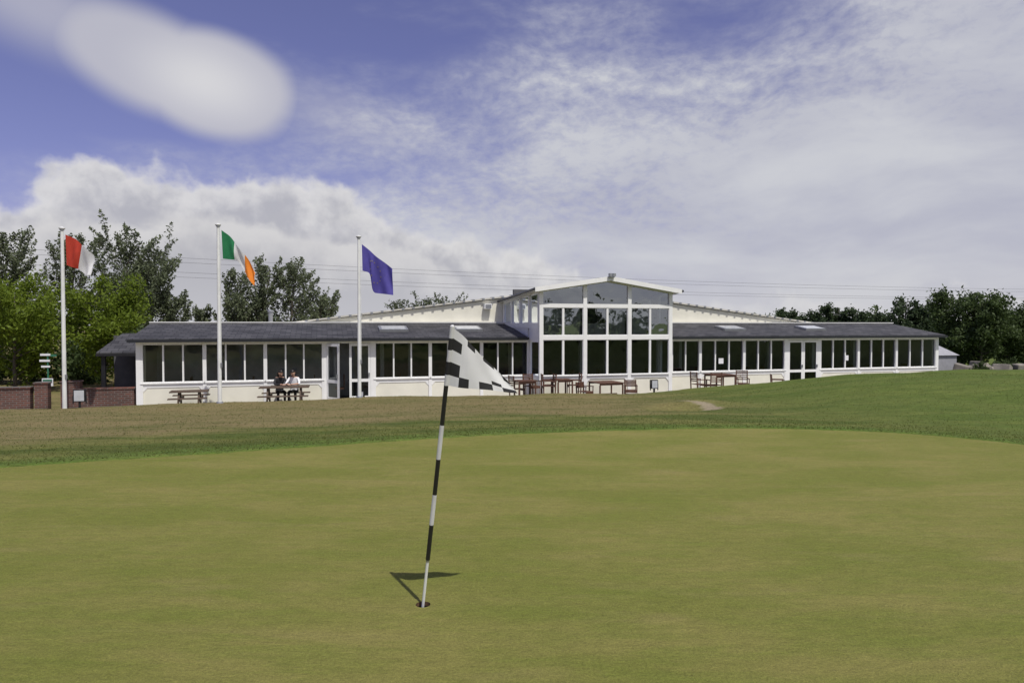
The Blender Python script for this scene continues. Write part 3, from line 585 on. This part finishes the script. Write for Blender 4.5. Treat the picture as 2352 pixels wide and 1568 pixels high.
# ------------------------------------------------------------------ people
def person(name,loc,rot,female,lean):
    e=empty(name,loc,rot); 
    k=.95 if female else 1.0
    P={ 'pel':(0,0,.50),'sp1':(0,-.02,.62),'sp2':(0,-.05,.78),'ch':(0,-.10,.93),'nk':(0,-.15,1.045),'hd':(0,-.19,1.11)}
    for sgn,t in((-1,'L'),(1,'R')):
        P['sh'+t]=(.165*k*sgn,-.11,.985); P['el'+t]=(.25*k*sgn,-.30,.80); P['wr'+t]=((.07*sgn+lean),-.52,.79); P['ha'+t]=((.04*sgn+lean),-.57,.79)
        P['hp'+t]=(.09*sgn,-.03,.49); P['kn'+t]=(.12*sgn,-.44,.50); P['an'+t]=(.12*sgn,-.40,.09); P['to'+t]=(.13*sgn,-.56,.035)
    R={'pel':.13,'sp1':.125,'sp2':.12,'ch':.13,'nk':.052,'hd':.05,'sh':.062,'el':.042,'wr':.027,'ha':.03,'hp':.085,'kn':.06,'an':.04,'to':.04}
    if female: R.update(sp1=.105,sp2=.1,ch=.11)
    keys=list(P); E=[('pel','sp1'),('sp1','sp2'),('sp2','ch'),('ch','nk'),('nk','hd')]
    for t in'LR': E+=[('ch','sh'+t),('sh'+t,'el'+t),('el'+t,'wr'+t),('wr'+t,'ha'+t),('pel','hp'+t),('hp'+t,'kn'+t),('kn'+t,'an'+t),('an'+t,'to'+t)]
    me=bpy.data.meshes.new('b'); me.from_pydata([P[a] for a in keys],[(keys.index(a),keys.index(b)) for a,b in E],[]); ob=bpy.data.objects.new('tmp',me); COL.objects.link(ob)
    sk=ob.modifiers.new('s','SKIN'); sk.use_smooth_shade=True
    for i,a in enumerate(keys):
        r=R.get(a,R.get(a[:2],.05)); sv=me.skin_vertices[0].data[i]; sv.radius=(r*(1.25 if a in('pel','sp1','sp2','ch') else 1),r); sv.use_root=(a=='pel')
    su=ob.modifiers.new('u','SUBSURF'); su.levels=2; su.render_levels=2
    dg=bpy.context.evaluated_depsgraph_get(); me2=bpy.data.meshes.new_from_object(ob.evaluated_get(dg)); bpy.data.objects.remove(ob)
    me2.materials.clear()
    for kx in(('darkcloth' if female else 'shirt'),'darkcloth','skin'): me2.materials.append(M[kx])
    for p in me2.polygons:
        c=p.center; i=0
        if c.z<.56: i=1
        if c.z>1.035: i=2
        if c.y<-.36 and c.z>.7 and (not female or c.y<-.5): i=2
        p.material_index=i; p.use_smooth=True
    b=bpy.data.objects.new('body',me2); COL.objects.link(b); b.parent=e
    bm=bmesh.new(); bmesh.ops.create_uvsphere(bm,u_segments=28,v_segments=20,radius=1)
    for v in bm.verts:
        x,y,z=v.co; jaw=1-.28*max(0,-z)**1.2; v.co=(x*.077*jaw,y*.098*(1-.12*max(0,-z)),z*.118)
        if y<-.2:
            nose=math.exp(-((x/.16)**2+((z+.1)/.22)**2)); v.co.y-=.024*nose
            for sx in(-.38,.38): v.co.y+=.010*math.exp(-(((x-sx)/.18)**2+((z-.08)/.14)**2))
    mh=bpy.data.meshes.new('head'); bm.to_mesh(mh); bm.free(); mh.materials.append(M['skin']); [setattr(p,'use_smooth',True) for p in mh.polygons]
    hd=bpy.data.objects.new('head',mh); COL.objects.link(hd); hd.parent=e; hd.location=(.0+lean*.12,-.225,1.19); hd.rotation_euler=(math.radians(28),0,math.radians(lean*300))
    bm=bmesh.new(); bmesh.ops.create_uvsphere(bm,u_segments=28,v_segments=20,radius=1)
    rr=random.Random(2)
    for v in bm.verts:
        x,y,z=v.co; f=1.1+rr.uniform(-.03,.05); v.co=(x*.08*f,y*.1*f+.014,z*.12*f+.008)
        if z<.45 and y<0: v.co.y+=.085*min(1,(.45-z)*2.5)
        if female and z<0: v.co.z-=.16*(-z); v.co.x*=1.25; v.co.y+=.01
        elif z<-.1: v.co.z+=.05*(-z-.1)*2; 
    mh=bpy.data.meshes.new('hair'); bm.to_mesh(mh); bm.free(); mh.materials.append(M['hair']); [setattr(p,'use_smooth',True) for p in mh.polygons]
    hr=bpy.data.objects.new('hair',mh); COL.objects.link(hr); hr.parent=hd
    fc=MB()
    for sx in(-1,1):
        fc.tube([(sx*.029-.012,-.088,.012),(sx*.029,-.0925,.014),(sx*.029+.012,-.088,.012)],[.004,.007,.004],'hair',6)
        fc.tube([(sx*.03-.016,-.089,.032),(sx*.03+.016,-.089,.034)],[.004,.004],'hair',5)
        fc.tube([(sx*.076,.0,.025),(sx*.084,.006,.005),(sx*.077,.0,-.02)],[.008,.012,.008],'skin',7)
    fc.tube([(-.022,-.086,-.052),(0,-.090,-.053),(.022,-.086,-.052)],[.004,.006,.004],'red',6)
    fo=fc.build('face',e); fo.parent=hd
    fg=MB()
    for sgn,t in((-1,'L'),(1,'R')):
        hx=P['ha'+t][0]
        for j,l in enumerate((.065,.075,.08,.07)):
            x=hx+(j-1.5)*.019; fg.tube([(x,-.58,.795),(x-sgn*.012,-.58-l*.5,.80),(x-sgn*.02,-.58-l*.85,.785),(x-sgn*.022,-.58-l,.772)],[.0095,.009,.0085,.006],'skin',7)
        fg.tube([(hx-sgn*.025,-.545,.795),(hx-sgn*.05,-.575,.80),(hx-sgn*.055,-.605,.79)],[.011,.010,.007],'skin',7)
    fg.build('fingers',e,smooth=True)
    sh=MB()
    for sgn in(-1,1): sh.tube([(.12*sgn,-.36,.05),(.12*sgn,-.45,.055),(.13*sgn,-.57,.035),(.13*sgn,-.62,.03)],[.045,.05,.045,.02],'black',10)
    sh.build('shoes',e,smooth=True)
def onT(dx,dy):
    c,s_=math.cos(PT[2]),math.sin(PT[2]); return W(PT[0]+dx*c-dy*s_,PT[1]+dx*s_+dy*c,PATZ)
person('woman_sitting',onT(-.24,.68),ANG+math.radians(12),True,.06)
person('man_sitting',onT(.30,.68),ANG+math.radians(-10),False,-.05)
# ------------------------------------------------------------------ trees
def leafmesh(name,C,size,key,parent,up=.3):
    n=len(C); a=RNG.normal(size=(n,3)); a[:,2]+=up; a/=np.linalg.norm(a,axis=1)[:,None]; r=RNG.normal(size=(n,3)); b=np.cross(a,r); b/=np.linalg.norm(b,axis=1)[:,None]
    sz=(size*RNG.uniform(.6,1.3,n))[:,None]; A=a*sz;B=b*sz*.5
    v=np.stack([C-A,C+B,C+A,C-B],1).reshape(-1,3)
    me=bpy.data.meshes.new(name); me.vertices.add(4*n); me.vertices.foreach_set('co',v.ravel()); me.loops.add(4*n); me.loops.foreach_set('vertex_index',np.arange(4*n)); me.polygons.add(n); me.polygons.foreach_set('loop_start',np.arange(n)*4); me.polygons.foreach_set('loop_total',np.full(n,4)); me.update(calc_edges=True)
    me.materials.append(M[key]); ob=bpy.data.objects.new(name,me); COL.objects.link(ob); ob.parent=parent; return ob
def tree(name,x,y,h,w,key='leaf',style='up',n=9000,seed=0,lean=.12,base=None,size=.11,first=.15):
    rg=random.Random(seed); z0=-.9 if base is None else base
    e=empty(name,(x,y,z0)); mb=MB(); L=[]
    tp=[Vector((lean*h*t*t*.6+rg.uniform(-.1,.1)*t,rg.uniform(-.1,.1)*t,h*.93*t)) for t in np.linspace(0,1,8)]
    mb.tube(tp,[h*.018*(1-.93*t)+.008 for t in np.linspace(0,1,8)],'bark',8)
    def tpos(t): 
        f=t*7;i=min(int(f),6); return tp[i].lerp(tp[i+1],f-i)
    nl=int(16+h*1.9) if style=='up' else int(20+h*2.2)
    for i in range(nl):
        t=first+(1-first-.04)*i/nl; p=tpos(t); az_=rg.uniform(0,2*math.pi)
        if style=='up': prof=math.sin(math.pi*min(1,.18+t*.8))**.7; el=math.radians(rg.uniform(46,74)); ln=w*.64*prof*rg.uniform(.5,1.35)+.3
        elif style=='round': prof=math.sqrt(max(.05,1-(2*t-1.05)**2)); el=math.radians(rg.uniform(5,50)); ln=w*.5*prof*rg.uniform(.7,1.15)
        else: prof=(1.1-t)**.7; el=math.radians(rg.uniform(0,30)); ln=w*.5*prof*rg.uniform(.5,1.3)+.3
        d=Vector((math.cos(az_)*math.cos(el)+lean*.9,math.sin(az_)*math.cos(el),math.sin(el))); q1=p+d*ln*.5; q2=p+d*ln+Vector((lean*ln*.5,0,ln*(.12 if style!='pine' else .0)))
        mb.tube([p,q1,q2],[h*.006*(1-t)+.012,.012+h*.002*(1-t),.006],'bark',5,cap=False)
        L.append((p,q1,q2,ln))
        for _ in range(3):
            s0=p.lerp(q2,rg.uniform(.35,.9)); dd=(d+Vector((rg.uniform(-.7,.7),rg.uniform(-.7,.7),rg.uniform(-.2,.5)))).normalized(); l2=ln*rg.uniform(.25,.5); s2=s0+dd*l2
            mb.tube([s0,s2],[.012,.005],'bark',4,cap=False); L.append((s0,s0.lerp(s2,.5),s2,l2))
    wts=np.array([l[3] for l in L]); wts=wts/wts.sum(); cnt=(wts*n).astype(int); C=[]
    for (p,a,b,ln),c in zip(L,cnt):
        if c<1: continue
        t=RNG.uniform(.2,1.03,c)[:,None]; A,B,D=np.array(p),np.array(a),np.array(b)
        pt=(1-t)**2*A+2*t*(1-t)*B+t*t*D
        rad=(.06+.18*(1-t)*min(1,ln)) if style=='up' else (.20+.12*(1-t))
        if style=='pine': rad=.14+.1*(1-t)
        nc=max(2,c//14); cc=RNG.integers(0,nc,c); jit=RNG.normal(size=(nc,3))*.6
        C.append(pt+(jit[cc]+RNG.normal(size=(c,3))*.75)*rad)
    mb.build('trunk_and_limbs',e,smooth=True); leafmesh('leaves',np.concatenate(C),size,key,e)
    return e
def belt(name,pts,n,size,key,seed=0):
    """a mass of distant foliage: list of (x,y,z,rx,ry,rz)"""
    C=[];tot=sum(p[3]*p[5] for p in pts)
    for x,y,z,rx,ry,rz in pts:
        c=int(n*rx*rz/tot); nc=max(6,c//45); cen=RNG.normal(size=(nc,3)); cen/=np.linalg.norm(cen,axis=1)[:,None]; cen*=RNG.uniform(.35,1.0,nc)[:,None]
        k=RNG.integers(0,nc,c); q=cen[k]+RNG.normal(size=(c,3))*.13; C.append(q*np.array([rx,ry,rz])+np.array([x,y,z]))
    return leafmesh(name,np.concatenate(C),size,key,None)
LG='leafgrey'
tree('poplar_tree',-33.0,44,8.5,4.8,LG,'up',7500,1,size=.10)
tree('poplar_tree',-29.2,45,8.3,4.6,LG,'up',7500,2,size=.10)
tree('poplar_tree',-27.4,47,6.0,4.0,LG,'up',4500,3,size=.10)
tree('poplar_tree',-25.1,44,8.2,5.0,LG,'up',8500,4,size=.10)
tree('poplar_tree',-23.4,43,6.6,3.8,LG,'up',6000,15,size=.10)
tree('poplar_tree',-22.2,44,4.3,3.0,LG,'up',4000,5,size=.10)
tree('maple_tree',-22.6,31,4.6,4.6,'leaflight','round',11000,6,0,size=.09,first=.08)
tree('maple_tree',-19.8,33,4.7,4.4,'leaflight','round',11000,7,0,size=.09,first=.08)
tree('maple_tree',-25.5,35,4.2,4.2,'leaflight','round',7000,8,0,size=.1,first=.08)
tree('poplar_tree',-23.4,51,3.4,2.8,LG,'up',2600,19)
tree('poplar_tree',-20.9,51,6.9,3.0,LG,'up',3800,9)
tree('poplar_tree',-18.3,50,7.4,3.6,LG,'up',4800,10)
tree('poplar_tree',-16.3,50,7.1,3.6,LG,'up',4800,11)
tree('poplar_tree',-14.3,50,4.8,3.2,LG,'up',3800,12)
tree('poplar_tree',-19.5,49,4.2,3.8,LG,'up',4000,17)
tree('poplar_tree',-10.6,62,4.6,3.0,LG,'up',1800,13); tree('poplar_tree',-8.6,63,4.9,3.0,LG,'up',2000,14); tree('poplar_tree',-6.8,64,5.2,3.0,LG,'up',2000,16)
for i,(px,D,ytop,w) in enumerate([(1838,60,722,3.0),(1920,62,712,3.4),(1960,62,718,3.2),(2005,61,722,3.2),(2050,60,730,3),(2120,50,690,3.8),(2165,50,712,3.0),(1885,64,738,3)]):
    zt=EYE+(761-ytop)*D/1600
    tree('pine_tree',(px-1200)/1600*D,D,zt+.9,w,'pine','pine',5500,30+i,.04,size=.13)
tree('broadleaf_tree',(2245-1200)/1600*44,44,4.9,3.6,'leaf','round',8500,41,0,first=.06); tree('broadleaf_tree',(2300-1200)/1600*43,43,4.6,3.6,'leaf','round',8500,42,0,first=.06); tree('broadleaf_tree',(2360-1200)/1600*45,45,3.8,3.8,'leaf','round',8000,43,0,first=.06); tree('broadleaf_tree',(2410-1200)/1600*46,46,3.3,4,'leaf','round',7000,44,0,first=.06)
random.seed(21)
belt('hedge',[(-36+i*1.7,36+random.uniform(-1,3),.0+random.uniform(-.2,.5),1.8,1.2,1.6) for i in range(13)],24000,.13,'leaf')
belt('distant_trees',[(-140+i*7+random.uniform(-2,2),120+random.uniform(-5,25),1.2,6,4,random.uniform(2,4)) for i in range(42)],45000,.35,'leaf')
belt('distant_trees',[(24+i*2.0,52+random.uniform(-1,6),.4,2.0,1.5,random.uniform(1.2,1.9)) for i in range(14)],20000,.17,'pine')
belt('tree_belt',[(-60+i*4.5+random.uniform(-1,1),-38+random.uniform(-5,3),2.0,3.2,2.5,random.uniform(2.5,5.5)) for i in range(28)],30000,.4,'leaf')
belt('garden_bush',[(23.6,34.4,-.2,.5,.4,.45),(25.6,35.5,-.1,.7,.5,.5)],1800,.06,'leaf')
# ------------------------------------------------------------------ power lines
pl=MB()
for (zl,zr) in((8.45,6.75),(8.05,6.45),(7.2,5.65),(6.75,5.5)):
    pts=[]
    for i in range(33):
        t=i/32; pts.append((-48+128*t,52+40*t,zl+(zr-zl)*t-1.6*4*t*(1-t)*.55))
    pl.tube(pts,[.011]*33,'wire',4)
e=pl.build('power_line')
for x,y,h in((-48,52,8.7),(80,92,7.0)):
    u=MB(); u.tube([(0,0,-1),(0,0,h)],[.16,.11],'bark',10); u.box(-.9,.9,-.06,.06,h-.5,h-.38,'bark'); u.box(-.7,.7,-.06,.06,h-1.7,h-1.58,'bark'); u.build('utility_pole',None,(x,y,0),.3)
# ------------------------------------------------------------------ sun, sky
sd=Vector((.59,-.96,2.02)).normalized()   # towards the sun
L=bpy.data.lights.new('sun','SUN'); L.energy=3.8; L.angle=math.radians(.55); L.color=(1,.96,.89)
so=bpy.data.objects.new('sun',L); COL.objects.link(so); so.rotation_euler=(-sd).to_track_quat('-Z','Y').to_euler()
w=bpy.data.worlds.new('World'); scn.world=w; w.use_nodes=True; nt=w.node_tree; bg=nt.nodes['Background']; bg.inputs[1].default_value=.1
sky=N(nt,'ShaderNodeTexSky'); sky.sky_type='NISHITA'; sky.sun_disc=False; sky.sun_elevation=math.asin(sd.z); sky.sun_rotation=math.atan2(sd.x,sd.y); sky.air_density=1.0; sky.dust_density=.8; sky.ozone_density=2.5
tc=N(nt,'ShaderNodeTexCoord'); sep=N(nt,'ShaderNodeSeparateXYZ'); nt.links.new(tc.outputs['Generated'],sep.inputs[0])
az_=mth(nt,'ARCTAN2',sep.outputs[0],sep.outputs[1]); el_=mth(nt,'ARCSINE',sep.outputs[2])
cb=N(nt,'ShaderNodeCombineXYZ'); nt.links.new(az_,cb.inputs[0]); nt.links.new(el_,cb.inputs[1]); P=cb.outputs[0]
base=mixc(nt,1.0,sky.outputs[0],(.92,.69,.98),'MULTIPLY')
base=mixc(nt,.06,base,(4.5,4.3,5.4))
def warp(P,scale,amt,detail=4):
    n=N(nt,'ShaderNodeTexNoise'); n.inputs['Scale'].default_value=scale; n.inputs['Detail'].default_value=detail; nt.links.new(P,n.inputs[0])
    s=N(nt,'ShaderNodeVectorMath',operation='SUBTRACT'); s.inputs[1].default_value=(.5,.5,.5); nt.links.new(n.outputs['Color'],s.inputs[0])
    m=N(nt,'ShaderNodeVectorMath',operation='SCALE'); m.inputs['Scale'].default_value=amt; nt.links.new(s.outputs[0],m.inputs[0])
    a=N(nt,'ShaderNodeVectorMath',operation='ADD'); nt.links.new(P,a.inputs[0]); nt.links.new(m.outputs[0],a.inputs[1]); return a.outputs[0]
# high veil with mottling
t=mth(nt,'ADD',mth(nt,'MULTIPLY_ADD',az_,.85,1.12),mth(nt,'MULTIPLY',el_,-1.95))
v1=noise(nt,warp(P,3,.12),4.0,5,.55,(.8,2.6,-.35)); v2=noise(nt,warp(P,6,.05),44,5,.65,(1,1.8,-.3)); v3=noise(nt,P,2.2,3,.5,(1,2.2,-.3))
vs_=mth(nt,'ADD',mth(nt,'ADD',t,mth(nt,'MULTIPLY',mth(nt,'SUBTRACT',v1,.5),1.15)),mth(nt,'MULTIPLY',mth(nt,'SUBTRACT',v3,.5),.8))
veil=mrange(nt,vs_,.12,.95)
mot=mth(nt,'MULTIPLY',mth(nt,'SUBTRACT',v2,.5),mrange(nt,vs_,1.2,.4,.15,2.4))
veil=mth(nt,'MULTIPLY',mth(nt,'MINIMUM',mth(nt,'MAXIMUM',mth(nt,'MULTIPLY_ADD',mot,veil,veil),0),1),.93)
vc=mixc(nt,mrange(nt,v1,.3,.7),(4.7,4.8,5.6),(6.2,6.3,6.6))
c=mixc(nt,veil,base,vc)
# smooth lens-shaped cloud
Pw=warp(P,4,.03,2)
def ell(cx,cy,a,b_,rot,e0,e1,P=Pw):
    s=N(nt,'ShaderNodeVectorMath',operation='SUBTRACT'); s.inputs[1].default_value=(cx,cy,0); nt.links.new(P,s.inputs[0])
    r=N(nt,'ShaderNodeVectorRotate',rotation_type='Z_AXIS'); r.inputs['Angle'].default_value=-rot; nt.links.new(s.outputs[0],r.inputs[0])
    m=N(nt,'ShaderNodeVectorMath',operation='MULTIPLY'); m.inputs[1].default_value=(1/a,1/b_,0); nt.links.new(r.outputs[0],m.inputs[0])
    l=N(nt,'ShaderNodeVectorMath',operation='LENGTH'); nt.links.new(m.outputs[0],l.inputs[0]); return mrange(nt,l.outputs['Value'],e1,e0)
l1=ell(-.410,.308,.110,.066,-.15,.72,1.12); l2=ell(-.475,.322,.135,.060,-.22,.62,1.18); l3=ell(-.60,.362,.16,.055,-.30,.1,1.35); l4=ell(-.26,.285,.16,.04,-.2,.0,1.4)
glow=ell(-.42,.310,.10,.055,-.15,.0,1.2)
lens=mth(nt,'MAXIMUM',mth(nt,'MAXIMUM',l1,l2),mth(nt,'MAXIMUM',mth(nt,'MULTIPLY',l3,.75),mth(nt,'MULTIPLY',l4,.35)))
lc=mixc(nt,glow,(5.0,5.0,5.7),(6.9,6.85,7.0))
c=mixc(nt,mth(nt,'MULTIPLY',lens,.94),c,lc)
# cumulus bank
fc=N(nt,'ShaderNodeFloatCurve'); cu=fc.mapping.curves[0]
pts=[(-1.2,.13),(-.6435,.155),(-.59,.183),(-.4835,.206),(-.38,.203),(-.268,.184),(-.124,.140),(-.01,.116),(.0875,.082),(.16,.045),(.5,.035),(1.2,.04)]
cu.points[0].location=((pts[0][0]+1.2)/2.4,pts[0][1]/.3); cu.points[1].location=((pts[-1][0]+1.2)/2.4,pts[-1][1]/.3)
for p in pts[1:-1]: cu.points.new((p[0]+1.2)/2.4,p[1]/.3)
fc.mapping.update(); nt.links.new(mth(nt,'MULTIPLY_ADD',az_,1/2.4,.5),fc.inputs['Value']); edge=mth(nt,'MULTIPLY',fc.outputs[0],.3)
b1=noise(nt,warp(P,14,.03),11,6,.58); b2=noise(nt,warp(P,20,.02),26,5,.55)
def cum(off,sharp,amp,P_off):
    bb=noise(nt,warp(P_off,12,.03),9,5,.55)
    e=mth(nt,'ADD',mth(nt,'ADD',edge,off),mth(nt,'MULTIPLY',mth(nt,'SUBTRACT',bb,.5),amp))
    d=mth(nt,'SUBTRACT',e,el_); return d,mrange(nt,d,-.004,sharp)
d1,m1=cum(0,.020,.15,P)
mpo=N(nt,'ShaderNodeMapping'); mpo.inputs['Location'].default_value=(3.1,1.7,0); nt.links.new(P,mpo.inputs[0])
d2,m2=cum(-.05,.016,.12,mpo.outputs[0])
sh1=mrange(nt,mth(nt,'ADD',d1,mth(nt,'MULTIPLY',mth(nt,'SUBTRACT',b2,.5),.12)),0,.07)
cc1=mixc(nt,sh1,(7.2,7.1,7.1),(4.6,4.6,5.0))
sh2=mrange(nt,mth(nt,'ADD',d2,mth(nt,'MULTIPLY',mth(nt,'SUBTRACT',b1,.5),.16)),0,.09)
cc2=mixc(nt,sh2,(6.8,6.7,6.75),(4.5,4.5,4.9))
c=mixc(nt,mth(nt,'MULTIPLY',m1,.92),c,cc1); c=mixc(nt,mth(nt,'MULTIPLY',m2,.85),c,cc2)
c=mixc(nt,mrange(nt,el_,.10,-.01,0,.5),c,(5.9,5.9,6.3))
nt.links.new(c,bg.inputs[0])
# ------------------------------------------------------------------ camera
cam=bpy.data.cameras.new('camera'); co=bpy.data.objects.new('camera',cam); COL.objects.link(co); scn.camera=co
cam.sensor_width=36; cam.lens=24; cam.clip_end=3000; cam.clip_start=.05
co.location=(0,0,EYE); co.rotation_euler=(math.radians(90)-math.atan(39/1600),0,0)
scn.view_settings.view_transform='Standard'; scn.view_settings.look='None'; scn.view_settings.exposure=0
